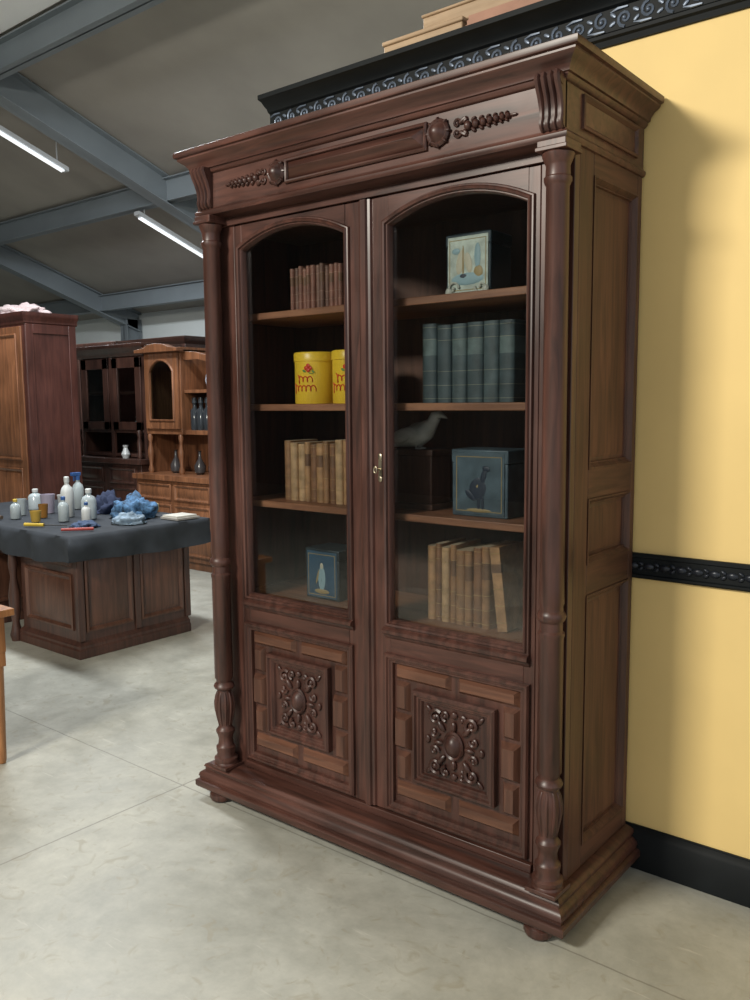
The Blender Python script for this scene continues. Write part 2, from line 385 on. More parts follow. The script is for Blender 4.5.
P=[(.045,.139),(.045,.152),(.042,.157),(.044,.164),(.044,.172),(.036,.178),(.033,.19),(.036,.205),(.036,.215),(.029,.222),(.026,.245),(.030,.262),(.035,.272),(.035,.280),(.028,.288),(.024,.298),(.026,.31),(.031,.335),(.035,.365),(.036,.385),(.032,.41),(.026,.428),(.026,.436),(.036,.442),(.039,.450),(.036,.458),(.028,.466),(.029,.475),(.034,.482),
   (.034,.86),(.0365,.868),(.0365,.876),(.031,.882),(.031,.905),(.037,.912),(.040,.922),(.037,.932),(.032,.938),(.032,.950),(.0345,.958),(.033,1.0),(.0300,2.045),(.033,2.05),(.036,2.058),(.036,2.066),(.032,2.070),(.031,2.095),(.033,2.10),(.040,2.115),(.042,2.124),(.039,2.128)]
for cx in(CL_,CR_): b.lathe(cx,.052,P,28)
b.done("columns",MAH,BC)
b=B()
for cx in(CL_,CR_):
    b.box(cx-.044,cx+.044,.008,.10,2.128,2.138);b.box(cx-.040,cx+.040,.012,.10,2.138,2.154)
    b.box(cx-.047,cx+.047,.005,.10,.138,.150)
    for i in range(10):
        a=2*math.pi*i/10
        b.tube([(cx+q[0]*math.cos(a),.052+q[0]*math.sin(a),q[1]) for q in((.024,.30),(.029,.33),(.034,.36),(.0345,.385),(.031,.412),(.025,.43))],[.003,.005,.006,.0065,.005,.003],5,Vector((-math.sin(a),math.cos(a),0)))
b.done("column_blocks_and_gadroons",MAH,BC,.0015)

def arch(t0,t1,z0,zs,rise,n=14):
    w=(t1-t0)/2;Rr=(w*w+rise*rise)/(2*rise);c=(t0+t1)/2;zc=zs+rise-Rr;A=math.asin(w/Rr)
    return [(t0,z0),(t1,z0)]+[(c+Rr*math.sin(A-2*A*i/n),zc+Rr*math.cos(A-2*A*i/n)) for i in range(n+1)]
def door(name,s,xi):
    X=lambda t:xi+s*t
    T0,T1=.088,.566;Z0,ZS,RI=.805,2.035,.055
    b=B()
    b.box(X(.001),X(T0),yF,.125,.166,2.122);b.box(X(T1),X(DW),yF,.125,.166,2.122)
    b.done(name+"_stiles",MAH,BC,.002)
    b=B()
    b.box(X(T0),X(T1),yF,.125,.70,Z0);b.box(X(T0),X(T1),yF,.125,.166,.18)
    ar=arch(min(X(T0),X(T1)),max(X(T0),X(T1)),Z0,ZS,RI)
    top=ar[2:]
    for i in range(len(top)-1):
        p0,p1=top[i],top[i+1]
        b.prism([p1,p0,(p0[0],2.122),(p1[0],2.122)],yF,.125)
    b.done(name+"_rails",MAHX,BC)
    b=B()
    b.mold(ar,[(-.003,-.020),(-.003,.000),(.001,.006),(.004,.006),(.006,.014),(.012,.016),(.016,.010),(.020,.009),(.023,.003),(.023,-.002)],yF)
    b.prism([(yF,.748),(yF-.006,.752),(yF-.010,.762),(yF-.022,.768),(yF-.022,.778),(yF-.014,.784),(yF,.79)],min(X(.065),X(.588)),max(X(.065),X(.588)),'x')
    b.done(name+"_glazing_moulding",MAH,BC)
    b=B();b.prism(offs(ar,.004),.116,.119);b.done(name+"_glass_pane",GLASS,BC)
    P0,P1=.068,.591;lo,hi=.175,.700
    xa,xb=sorted((X(P0),X(P1)))
    b=B();b.box(X(T0-.015),X(T1+.015),.108,.12,.18,.70);b.done(name+"_lower_field",MAH,BC)
    b=B()
    b.mold(rect(xa,xb,lo,hi),[(0,-.002),(0,.010),(-.005,.016),(-.011,.016),(-.014,.010),(-.018,.010),(-.022,.005),(-.028,.004),(-.030,-.008)],yF)
    cx=(xa+xb)/2;czn=(lo+hi)/2+.012
    hw,hh=.150,.150
    b.mold(rect(cx-hw,cx+hw,czn-hh,czn+hh),[(0,0),(0,.020),(-.006,.026),(-.012,.026),(-.016,.018),(-.022,.018),(-.026,.012),(-.030,.012),(-.036,.000)],.108)
    b.done(name+"_panel_mouldings",MAH,BC)
    b=B();c=B()
    ou,ov=.224,.222
    yb=.108
    for q in(1,-1):
        for w in(1,-1):
            x0,x1=sorted((cx+q*.014,cx+q*ou));z0,z1=sorted((czn+w*(hh+.020),czn+w*ov))
            b.hip(x0,x1,z0,z1,yb,.016,.012)
            x0,x1=sorted((cx+q*(hw+.020),cx+q*ou));z0,z1=sorted((czn+w*.068,czn+w*(hh+.014)))
            c.hip(x0,x1,z0,z1,yb,.016,.012)
        x0,x1=sorted((cx+q*(hw+.012),cx+q*(ou+.006)))
        c.hip(x0,x1,czn-.058,czn+.058,yb,.022,.014)
    b.done(name+"_tablets_horizontal",TABL,BC);c.done(name+"_tablets_vertical",TABV,BC)
    b=B();y=.104
    b.box(cx-hw+.03,cx+hw-.03,.104,.11,czn-hh+.03,czn+hh-.03)
    b.lathe(0,0,[(.040,0),(.043,.008),(.038,.014),(.032,.010),(.030,.012),(.024,.022),(.010,.028),(.001,.029)],22,Matrix.Translation((cx,y,czn))@Matrix.Diagonal((.85,1,1.1,1))@Matrix.Rotation(math.pi/2,4,'X'))
    for q in(1,-1):
        for w in(1,-1):
            b.spiral(cx+q*.066,czn+w*.078,y-.006,.026,math.pi*1.25 if q*w>0 else -math.pi*1.25,1.3,.0075,-w*1,16,flipx=q)
            b.spiral(cx+q*.030,czn+w*.090,y-.005,.018,-w*math.pi/2,1.1,.006,w,12,flipx=q)
            b.spiral(cx+q*.072,czn+w*.030,y-.005,.017,math.pi,1.1,.006,w,12,flipx=q)
            b.ell((cx+q*.047,y-.005,czn+w*.055),(.022,.009,.010),-.9*q*w,8)
            b.ell((cx+q*.094,y-.003,czn+w*.100),(.016,.006,.008),-.8*q*w,8)
        b.ell((cx,y-.006,czn+q*.062),(.010,.009,.018),0,8);b.ell((cx,y-.005,czn+q*.098),(.013,.008,.012),0,8)
        b.ell((cx+q*.056,y-.006,czn),(.018,.008,.008),0,8);b.ell((cx+q*.098,y-.004,czn),(.010,.006,.014),0,8)
    b.done(name+"_carved_rosette",CARV,BC)
door("door_right",1,XC);door("door_left",-1,XC)
b=B()
b.prism([(XC-.026,yF),(XC-.022,yF-.008),(XC-.014,yF-.010),(XC-.010,yF-.018),(XC+.010,yF-.018),(XC+.014,yF-.010),(XC+.022,yF-.008),(XC+.026,yF)],.17,2.12,'z')
b.done("meeting_astragal",MAH,BC)
b=B();kx=XC+.050
b.box(kx-.006,kx+.006,yF-.003,yF,1.265,1.325);b.ell((kx,yF-.002,1.33),(.009,.003,.011),0,10);b.ell((kx,yF-.002,1.26),(.009,.003,.011),0,10)
b.tube([(kx,yF,1.290),(kx,yF-.022,1.290)],.003,8,Vector((0,0,1)))
pts=[(kx+.006*math.cos(a*math.pi/6),yF-.026,1.290+.010*math.sin(a*math.pi/6)) for a in range(13)]
b.tube(pts,.0025,6);b.done("lock_and_key",BRASS,BC,.0008)

# ---------------------------------------------------------------- contents
GOLD=plain("gilt",(.40,.27,.12),.5,.3,.2,60);PAGE=plain("pages",(.50,.40,.27),.9,0,.15,80)
def books(name,x0,x1,z,yf,dep,hs,ts,bodies,labels,lean=0,gap=.0015,band=None,lab=.7):
    g=root(name,((x0+x1)/2,yf+dep/2,z));b=B();x=x0;i=0
    nb=len(bodies)
    mats=list(bodies)+[labels,band or GOLD,PAGE]
    while True:
        t=random.uniform(*ts);h=random.uniform(*hs)
        if x+t>x1: break
        dy=random.uniform(0,.008)
        bi=random.randrange(nb)
        def ring(zz,e=0):
            pts=[(x,yf+dep+dy),(x,yf+dy+.008)]+[(x+t/2-math.cos(math.pi*k/6)*(t/2),yf+dy+.008-math.sin(math.pi*k/6)*(.010+e)) for k in range(1,6)]+[(x+t,yf+dy+.008),(x+t,yf+dep+dy)]
            return [b.v(px,py,zz) for px,py in pts]
        lv=[0,.05,.058,.22,.228,.40,.408,.60,.80,.808,.95,.958,1];mt=[bi,nb+1,bi,nb+1,bi,nb+1,bi,nb if random.random()<lab else bi,nb+1,bi,nb+1,bi]
        prev=ring(z);b.m=bi;b.f(prev[::-1])
        for k in range(1,len(lv)):
            e=.0022 if mt[k-1]==nb+1 else 0
            b.m=mt[k-1]
            if e:
                lo=ring(z+h*lv[k-1],e);hi=ring(z+h*lv[k],e)
                for (A,C) in((prev,lo),(lo,hi)):
                    for q in range(len(A)): b.f([A[q-1],A[q],C[q],C[q-1]])
                nx=ring(z+h*lv[k]);
                for q in range(len(hi)): b.f([hi[q-1],hi[q],nx[q],nx[q-1]])
                prev=nx
            else:
                nx=ring(z+h*lv[k])
                for q in range(len(prev)): b.f([prev[q-1],prev[q],nx[q],nx[q-1]])
                prev=nx
        b.m=nb+2;b.f(prev)
        x+=t+gap;i+=1
    if lean:
        t=ts[1];h=hs[1]*.98;pre=set(b.bm.verts)
        b.m=0;b.box(x,x+t,yf,yf+dep,z,z+h);b.m=nb;b.box(x-.001,x+t+.001,yf-.002,yf+.01,z+h*.7,z+h*.80);b.m=nb+1
        for q in(.1,.3,.5,.92): b.box(x-.001,x+t+.001,yf-.002,yf+.01,z+h*q,z+h*q+.003)
        new=[v for v in b.bm.verts if v not in pre]
        bmesh.ops.rotate(b.bm,verts=new,cent=(x,yf,z),matrix=Matrix.Rotation(-lean,3,'Y'))
        mz=min(v.co.z for v in new);mx=min(v.co.x for v in new)
        bmesh.ops.translate(b.bm,verts=new,vec=(max(0,x-mx)+.001,0,z-mz+.0005))
    return b.done("volumes",mats,g)
def lea(n,c): return plain(n,c,.55,0,.35,25,.05)
BR=[lea("calf_brown",(.25,.13,.085)),lea("calf_dark",(.17,.085,.06)),lea("calf_red",(.23,.10,.07))]
TN=[lea("vellum_tan",(.38,.21,.10)),lea("vellum_brown",(.28,.145,.07)),lea("calf_mid",(.21,.10,.05)),lea("vellum_pale",(.44,.28,.15))]
TE=[lea("teal_cloth",(.062,.090,.098)),lea("teal_cloth_dark",(.045,.068,.076))]
LAB=lea("label_dark",(.15,.075,.04))
books("book_row",-1.215,-.965,1.8225,.23,.12,(.145,.158),(.017,.021),BR,LAB,band=lea("band_tan",(.36,.24,.16)))
books("book_row",-1.265,-.925,1.1455,.23,.15,(.205,.228),(.024,.034),TN,LAB,lab=.5)
books("book_row",-.635,-.262,1.4975,.23,.17,(.235,.252),(.050,.062),TE,lea("label_teal",(.10,.14,.14)),band=lea("band_teal",(.20,.21,.16)))
books("book_row",-.625,-.365,.7905,.24,.15,(.235,.268),(.022,.034),TN[:],LAB,lean=.12,lab=.5)
YT=plain("yellow_tin",(.82,.54,.04),.35,0,.06,10);RT=plain("red_print",(.60,.05,.02),.4);GT=plain("green_print",(.08,.25,.06),.4)
def yellow_tin(cx,cy,z):
    g=root("yellow_tin",(cx,cy,z));r_=.078
    b=B();b.lathe(cx,cy,[(r_-.002,z),(r_,z+.004),(r_,z+.148),(r_+.003,z+.149),(r_+.003,z+.176),(r_,z+.180),(r_-.004,z+.181),(r_-.006,z+.178)],36);b.done("body",YT,g)
    b=B()
    def on(a,zz): return (cx+(r_+.0008)*math.sin(a),cy-(r_+.0008)*math.cos(a),z+zz)
    for base,amp,off,n in((.086,.009,-.25,3.6),(.054,.010,-.55,5.6)):
        pts=[];k=0
        while k<=n*2*math.pi:
            big=1.7 if k<1.8*math.pi else 1
            pts.append(on(off+k*.036+.060*math.sin(k),base+amp*big*math.cos(k)));k+=.4
        b.tube(pts,.0019,5,Vector((0,0,1)))
    for a,zz in((.35,.132),(.25,.124),(.45,.124),(.35,.117)): b.ell(on(a,zz),(.009,.003,.008),0,8)
    b.done("red_lettering",RT,g)
    b=B()
    for a,zz in((.15,.114),(.58,.112)): b.ell(on(a,zz),(.008,.002,.004),.5,8)
    b.tube([on(.35,.112),on(.42,.106),on(.6,.104)],.0015,5,Vector((0,0,1)))
    b.done("leaves",GT,g)
yellow_tin(-1.125,.27,1.4975);yellow_tin(-.945,.27,1.4975)
panel_m=[plain("cream_print",(.50,.47,.36),.5),plain("dark_print",(.02,.03,.05),.5),plain("ochre_print",(.32,.24,.11),.5),plain("pale_blue_print",(.25,.38,.42),.5)]
def box_tin(name,x0,x1,y0,y1,z,h,body,panel,accents,lidm=None,rim=2):
    g=root(name,((x0+x1)/2,(y0+y1)/2,z))
    b=B();b.box(x0,x1,y0,y1,z,z+h*.80);b.box(x0-.002,x1+.002,y0-.002,y1+.002,z+h*.80,z+h)
    b.done("body",lidm or body,g,.004)
    w=x1-x0;cx=(x0+x1)/2
    b=B();b.box(x0+w*.05,x1-w*.05,y0-.0035,y0+.01,z+h*.04,z+h*.95);b.done("front_print",panel,g,.001)
    b=B();b.m=rim
    b.mold(rect(x0+w*.09,x1-w*.09,z+h*.08,z+h*.90),[(0,.002),(0,.0035),(-.0025,.0035),(-.0025,.002)],y0-.001)
    for k,(ex,ez,rx,rz,an,mi) in enumerate(accents):
        b.m=mi;b.ell((cx+ex*w,y0-.0036,z+ez*h),(rx*w,.0022,rz*h),an,12)
    b.done("printed_figure",[panel_m[0],panel_m[1],panel_m[2],panel_m[3]],g)
BLUE=plain("blue_tin",(.035,.095,.16),.35,.1,.2,14);BLUE2=plain("slate_blue_tin",(.075,.11,.135),.4,.1,.35,18);DARK=plain("dark_tin",(.02,.035,.045),.35,.2,.3,14)
CRM=plain("cream_blue_tin",(.44,.50,.44),.45,0,.3,30)
rider=[(-.02,.42,.15,.17,.3,1),(.08,.60,.05,.13,.3,1),(.13,.72,.07,.045,.2,1),(-.15,.32,.12,.05,.7,1),(0,.20,.025,.12,0,1),(.07,.20,.025,.12,0,1),(0,.10,.22,.03,0,2),(-.02,.45,.07,.09,.3,2)]
box_tin("blue_tin_box",-1.165,-1.005,.24,.37,.7905,.185,BLUE,BLUE,[(0,.42,.11,.24,0,3),(0,.40,.05,.18,0,1),(0,.66,.05,.07,0,0),(-.12,.45,.03,.16,.3,2),(0,.16,.22,.05,0,2)],DARK)
box_tin("tin_box",-.515,-.315,.23,.37,1.1455,.208,BLUE2,BLUE2,rider,BLUE2)
box_tin("picture_tin_box",-.545,-.385,.24,.36,1.8225,.185,CRM,CRM,[(0,.26,.36,.10,0,3),(-.08,.30,.14,.05,0,1),(-.10,.55,.025,.26,0,2),(-.16,.54,.09,.20,.2,0),(.02,.52,.08,.17,-.2,0),(.22,.62,.07,.20,0,3),(.24,.36,.10,.10,0,2),(-.26,.72,.09,.05,0,3)],DARK)
b=B();g=root("scroll_stand",(-.465,.235,1.8225))
for k in(-1,1):
    b.spiral(-.465+k*.05,1.845,.232,.022,math.pi,1.0,.004,k,12,flipx=k);b.ell((-.465+k*.066,.232,1.836),(.012,.006,.013),0,8)
b.box(-.54,-.39,.226,.236,1.8225,1.832)
b.done("scroll_feet",plain("white_enamel_trim",(.45,.46,.40),.4),g)
g=root("bird_figurine",(-.68,.33,1.1455))
ST=plain("grey_stone",(.40,.38,.34),.6,0,.35,20,.3)
b=B();b.box(-.80,-.62,.27,.40,1.1455,1.165);b.box(-.79,-.63,.28,.39,1.165,1.325);b.box(-.80,-.62,.27,.40,1.325,1.345);b.done("plinth_block",INT,g,.003)
b=B()
b.tube([(-.80,.30,1.352),(-.775,.30,1.362),(-.74,.30,1.380),(-.70,.30,1.392),(-.665,.30,1.408),(-.640,.30,1.432),(-.626,.30,1.455),(-.612,.30,1.460),(-.582,.30,1.448)],[.004,.013,.031,.041,.034,.020,.019,.012,.002],12)
b.ell((-.735,.268,1.392),(.055,.010,.023),-.3,10);b.ell((-.735,.332,1.392),(.055,.010,.023),-.3,10)
for y in(.288,.312): b.tube([(-.695,y,1.345),(-.700,y,1.375)],.005,6,Vector((0,1,0)));b.ell((-.688,y,1.348),(.014,.006,.004),0,8)
b.done("bird",ST,g)

# ---------------------------------------------------------------- background furniture
OAK1=(.12,.048,.022);OAK2=(.26,.108,.048)
OAKZ=wood("orange_walnut_v",OAK1,OAK2,.4,'z')
DKZ=wood("dark_walnut_v",(.028,.013,.010),(.075,.033,.023),.35,'z');DKX=wood("dark_walnut_h",(.028,.013,.010),(.075,.033,.023),.35,'x')
RDZ=wood("red_mahogany_v",(.045,.014,.011),(.09,.030,.022),.4,'z')
BGL=glassmat("old_glass",(.6,.65,.65))
def panel(b,u0,u1,w0,w1,p,ax='y',sg=-1,m=0):
    b.mold(rect(u0,u1,w0,w1),[(0,0),(0,.010),(-.012,.014),(-.022,.004),(-.028,0)],p,ax,sg)
    b.hip(u0+.035,u1-.035,w0+.035,w1-.035,p,.008,.02,ax,sg)
g=root("wardrobe",(-6.6,2.13,0))
b=B();b.box(-7.6,-6.03,1.90,2.38,.08,2.22);b.done("carcass",RDZ,g,.005)
b=B();b.mold3(-7.6,-6.03,1.90,2.40,[(0,2.20),(.01,2.21),(.012,2.235),(.03,2.26),(.035,2.28),(.035,2.30)]);b.mold3(-7.6,-6.03,1.90,2.40,[(.03,0),(.03,.08),(.01,.10),(0,.11)])
b.done("cornice_and_plinth",RDZ,g)
b=B()
for x0,x1 in((-7.55,-6.84),(-6.80,-6.08)):
    b.box(x0,x1,1.885,1.90,.14,2.18);panel(b,x0+.07,x1-.07,.2,.95,1.885);panel(b,x0+.07,x1-.07,1.02,2.12,1.885)
b.done("doors",OAKZ,g,.003)
b=B();b.box(-6.03,-6.018,1.90,1.97,.1,2.2);b.box(-6.03,-6.018,2.31,2.38,.1,2.2);b.box(-6.03,-6.018,1.97,2.31,.1,.2);b.box(-6.03,-6.018,1.97,2.31,2.12,2.2)
b.done("side_frame",RDZ,g,.003)
b=B();b.ell((-6.83,1.87,1.1),(.015,.02,.015));b.done("knob",BRASS,g)
def lump(name,c,rr,m,amp=.35,seed=0):
    bm=bmesh.new();bmesh.ops.create_icosphere(bm,subdivisions=4,radius=1)
    for v in bm.verts:
        d=v.co.normalized();k=1+amp*noise.noise(d*2.3+Vector((seed,0,0)))+amp*.5*noise.noise(d*6+Vector((0,seed,0)))
        v.co=Vector((d.x*rr[0]*k,d.y*rr[1]*k,max(d.z*rr[2]*k,0)))
    me=bpy.data.meshes.new(name);bm.to_mesh(me);bm.free();me.materials.append(m)
    for p_ in me.polygons:p_.use_smooth=True
    o=bpy.data.objects.new(name,me);o.location=c;COL.objects.link(o);return o
lump("dust_sheet",(-6.5,2.12,2.302),(.35,.18,.10),plain("pinkish_linen",(.50,.40,.40),.9),.5,4)

g=root("display_cabinet",(-6.6,3.25,0))
b=B();b.box(-7.15,-5.98,3.0,3.5,.06,.92);b.box(-7.18,-5.95,2.96,3.5,.92,.97)
b.box(-7.12,-7.07,3.1,3.5,.97,1.98);b.box(-6.06,-6.01,3.1,3.5,.97,1.98);b.box(-7.12,-6.01,3.46,3.5,.97,1.98)
b.box(-6.59,-6.54,3.09,3.12,.97,1.98)
for z in(.98,1.22,1.6,1.94): b.box(-7.07,-6.06,3.1,3.46,z,z+.03)
for x0,x1 in((-7.07,-6.6),(-6.53,-6.06)):
    b.box(x0,x0+.09,3.08,3.11,1.25,1.96);b.box(x1-.09,x1,3.08,3.11,1.25,1.96);b.box(x0,x1,3.08,3.11,1.25,1.33);b.box(x0,x1,3.08,3.11,1.86,1.96)
    panel(b,x0+.02,x1-.02,.15,.68,3.0);panel(b,x0+.02,x1-.02,.72,.88,3.0)
b.mold3(-7.12,-6.01,3.09,3.5,[(0,1.97),(.02,1.99),(.03,2.02),(.07,2.05),(.08,2.07),(.08,2.09)])
b.done("carcass",DKZ,g,.003)
b=B()
for x0,x1 in((-6.98,-6.69),(-6.44,-6.15)): b.box(x0,x1,3.093,3.097,1.33,1.86)
b.done("glass_panes",BGL,g)
b=B()
for x in(-7.08,-6.05): b.lathe(x,3.04,[(.02,.97),(.03,1.0),(.018,1.04),(.028,1.12),(.016,1.18),(.028,1.22),(.02,1.25)],14)
b.done("turned_supports",DKZ,g)
b=B()
for x,z in((-6.9,1.25),(-6.8,1.25),(-6.35,1.25),(-6.25,1.63),(-6.85,1.63),(-6.3,.97)): b.lathe(x,3.25 if z>1 else 3.05,[(.03,z),(.045,z+.04),(.02,z+.1),(.03,z+.13)],12)
b.done("glassware",plain("white_porcelain",(.5,.52,.52),.3),g)

g=root("buffet_hutch",(-5.1,3.15,0))
y0=2.9
b=B();b.box(-5.92,-4.3,y0,3.4,.07,.80);b.box(-5.90,-4.3,y0+.01,3.38,0,.07)
b.box(-5.95,-4.27,y0-.03,3.4,.80,.85)
for i in range(3):
    x0=-5.90+i*.54;x1=x0+.50
    panel(b,x0,x1,.12,.58,y0);panel(b,x0,x1,.62,.77,y0)
b.box(-5.92,-5.88,3.05,3.4,.85,1.22);b.box(-5.92,-4.3,3.37,3.4,.85,1.9)
b.box(-5.90,-5.36,3.02,3.37,1.22,1.27);b.box(-5.90,-5.86,3.02,3.37,1.27,2.0);b.box(-5.40,-5.36,3.02,3.37,1.27,2.0);b.box(-5.90,-5.36,3.02,3.37,1.98,2.02)
ar=arch(-5.80,-5.46,1.36,1.80,.10)
b.box(-5.88,-5.80,3.0,3.03,1.27,2.0);b.box(-5.46,-5.38,3.0,3.03,1.27,2.0);b.box(-5.8,-5.46,3.0,3.03,1.27,1.36)
tp=ar[2:]
for i in range(len(tp)-1): b.prism([tp[i+1],tp[i],(tp[i][0],2.0),(tp[i+1][0],2.0)],3.0,3.03)
b.mold(ar,[(0,0),(0,.01),(.012,.014),(.02,.006),(.022,0)],3.0)
b.prism([(-5.95,1.98),(-5.31,1.98),(-5.31,2.01),(-5.42,2.02),(-5.52,2.05),(-5.63,2.06),(-5.74,2.05),(-5.84,2.02),(-5.95,2.01)],2.94,3.02)
b.box(-5.36,-4.3,3.05,3.37,1.22,1.26);b.box(-5.36,-4.3,3.05,3.37,1.60,1.63)
b.box(-5.0,-4.97,3.05,3.37,1.26,1.6)
b.prism([(-5.36,1.90),(-5.36,1.98),(-5.2,1.97),(-5.0,1.93),(-4.85,1.98),(-4.7,2.0),(-4.3,2.0),(-4.3,1.88),(-4.5,1.86),(-4.75,1.89),(-4.95,1.86),(-5.15,1.90)],3.05,3.08)
b.box(-4.34,-4.3,3.05,3.4,.85,1.95)
b.done("carcass",[OAKZ],g,.003)
b=B()
for x in(-5.86,-5.40,-4.9,-4.36): b.lathe(x,3.03,[(.022,.85),(.03,.88),(.016,.93),(.03,1.02),(.03,1.06),(.015,1.14),(.028,1.19),(.02,1.22)],14)
for x in(-4.92,-4.6): b.lathe(x,3.08,[(.018,1.63),(.024,1.66),(.013,1.7),(.022,1.78),(.013,1.83),(.02,1.88)],12)
b.done("turned_posts",OAKZ,g)
b=B();b.box(-5.8,-5.46,3.012,3.016,1.36,1.9);b.done("glass_pane",BGL,g)
g=root("crystal_decanters",(-5.1,3.2,1.26))
b=B()
for x in(-5.30,-5.21,-5.12,-5.04): b.lathe(x,3.12,[(.034,1.2605),(.040,1.28),(.040,1.44),(.018,1.47),(.018,1.50),(.026,1.51),(.022,1.56)],14)
b.done("bottles",plain("dark_smoked_glass",(.03,.035,.04),.12),g)
b=B();b.lathe(-5.14,3.2,[(.025,1.6305),(.05,1.66),(.062,1.72),(.05,1.78),(.022,1.80),(.02,1.82),(.035,1.84)],20);b.done("porcelain_vase",plain("blue_white_porcelain",(.50,.56,.66),.25,0,.4,30))
g=root("glass_carafe",(-5.3,3.1,.85))
b=B()
for x in(-5.6,-5.25,-5.05): b.lathe(x,3.12,[(.03,.8505),(.05,.87),(.055,.93),(.015,1.0),(.012,1.06),(.022,1.07)],16)
b.done("vessels",plain("smoky_glass",(.05,.045,.045),.15),g)
g=root("dark_armoire",(-8.6,4.4,0))
b=B();b.box(-9.6,-7.9,4.1,4.7,.0,2.15);b.mold3(-9.6,-7.9,4.1,4.7,[(0,2.13),(.03,2.17),(.06,2.21),(.06,2.25)])
for x0,x1 in((-9.55,-8.78),(-8.72,-7.95)): panel(b,x0,x1,.15,.9,4.1);panel(b,x0,x1,.98,2.08,4.1)
b.done("carcass",DKZ,g,.004)
g=root("dark_sideboard",(-7.0,5.3,0))
b=B();b.box(-9.6,-8.0,5.2,5.7,.0,2.3);b.mold3(-9.6,-8.0,5.2,5.7,[(0,2.28),(.03,2.31),(.06,2.35),(.06,2.38)]);b.box(-7.9,-4.6,5.0,5.5,0,2.02);b.mold3(-7.9,-4.6,5.0,5.5,[(0,2.0),(.04,2.05),(.05,2.09)])
for x0 in(-9.55,-8.78): panel(b,x0,x0+.72,.15,2.2,5.2)
for x0 in(-7.8,-7.1,-6.4,-5.7,-5.1): panel(b,x0,x0+.5,.15,1.9,5.0)
b.done("carcass",DKX,g,.004)

# desk
g=root("pedestal_desk",(-4.4,1.13,0))
DSK=wood("desk_walnut",(.045,.020,.015),(.10,.043,.029),.38,'z')
DSKP=wood("desk_panel",(.070,.030,.019),(.14,.060,.036),.35,'z')
b=B();c=B()
for x0,x1 in((-4.15,-3.50),(-5.35,-4.70)):
    b.box(x0,x1,.74,1.54,.09,.70)
    b.mold3(x0,x1,.74,1.54,[(.03,0),(.03,.05),(.022,.06),(.022,.075),(.005,.09),(0,.10)])
    panel(c,x0+.06,x1-.06,.16,.50,.74);c.hip(x0+.06,x1-.06,.54,.66,.74,.02,.015)
    for y0_ in(.78,1.17): panel(c,y0_,y0_+.33,.15,.62,x1,'x',1)
    for yy in(.75,1.145,1.535): b.box(x1,x1+.012,yy-.022,yy+.022,.1,.7)
b.box(-4.7,-4.15,.80,.83,.52,.70);b.box(-4.7,-4.15,1.48,1.5,.1,.70)
b.box(-5.42,-3.42,.66,1.64,.70,.745);
b.done("pedestals",DSK,g,.004);c.done("panels",DSKP,g)
b=B()
for x in(-4.66,-4.19,-5.32): b.lathe(x,.71,[(.03,0),(.04,.04),(.03,.08),(.022,.12),(.035,.2),(.038,.3),(.02,.42),(.03,.5),(.022,.6),(.035,.68),(.035,.70)],16)
b.done("turned_corner_legs",DSK,g)
CL=plain("charcoal_cloth",(.028,.034,.043),.85,0,.2,12,.1)
b=B();x0,x1,y0,y1,zt,dr=-5.45,-3.395,.635,1.665,.752,.155
nx,ny=90,60;G=[]
for j in range(ny+1):
    row=[]
    for i in range(nx+1):
        u=x0-dr+(x1-x0+2*dr)*i/nx;v=y0-dr+(y1-y0+2*dr)*j/ny
        ex=max(x0-u,u-x1,0);ey=max(y0-v,v-y1,0);e=max(ex,ey)
        cx_=min(max(u,x0),x1);cy_=min(max(v,y0),y1)
        w=.02*min(1,e/.08)*(1+math.sin(u*17+v*3)+.6*math.sin(v*21))
        px=cx_+(w if u>x1 else -w if u<x0 else 0);py=cy_+(w if v>y1 else -w if v<y0 else 0)
        nz=.003*noise.noise(Vector((u*3,v*3,0)))
        row.append(b.v(px,py,zt+max(nz,-.001)-e*(1+.10*math.sin(u*5+v*4))))
    G.append(row)
for j in range(ny):
    for i in range(nx): b.f([G[j][i],G[j][i+1],G[j+1][i+1],G[j+1][i]])
b.done("table_cloth",CL,g,sharp=80)
ZT=.757
WP=plain("white_plastic",(.62,.64,.63),.4,0,.05);CP=plain("clear_bottle",(.42,.48,.50),.15,0,.1);BP=plain("blue_plastic",(.03,.10,.30),.35);YP=plain("yellow_plastic",(.6,.42,.05),.4)
def bottle(name,x,y,h,r_,m,cap,z=ZT):
    g=root(name,(x,y,z));b=B()
    b.lathe(x,y,[(r_*.9,z),(r_,z+.006),(r_,z+h*.62),(r_*.8,z+h*.72),(r_*.35,z+h*.80),(r_*.35,z+h*.86)],20);b.done("body",m,g)
    b=B();b.lathe(x,y,[(r_*.42,z+h*.86),(r_*.42,z+h*.98),(r_*.3,z+h)],16);b.done("cap",cap,g)
    return g
bottle("plastic_bottle",-4.20,1.12,.27,.042,WP,WP);bottle("plastic_bottle",-4.02,.98,.16,.034,CP,BP);bottle("plastic_bottle",-3.98,1.14,.20,.048,CP,WP)
bottle("plastic_bottle",-4.40,.86,.13,.034,CP,YP);bottle("plastic_bottle",-4.75,1.2,.15,.05,CP,WP);bottle("plastic_bottle",-3.84,1.03,.13,.03,WP,BP)
sg_=bottle("spray_bottle",-4.55,1.42,.24,.04,CP,BP);b=B();b.box(-4.565,-4.535,1.37,1.44,ZT+.238,ZT+.262);b.box(-4.556,-4.544,1.385,1.395,ZT+.20,ZT+.24);b.done("trigger_head",BP,sg_,.003)
def cup(name,x,y,h,r_,m):
    b=B();b.lathe(x,y,[(r_*.8,ZT),(r_,ZT+h),(r_*.93,ZT+h),(r_*.75,ZT+.008)],18);b.done(name,m)
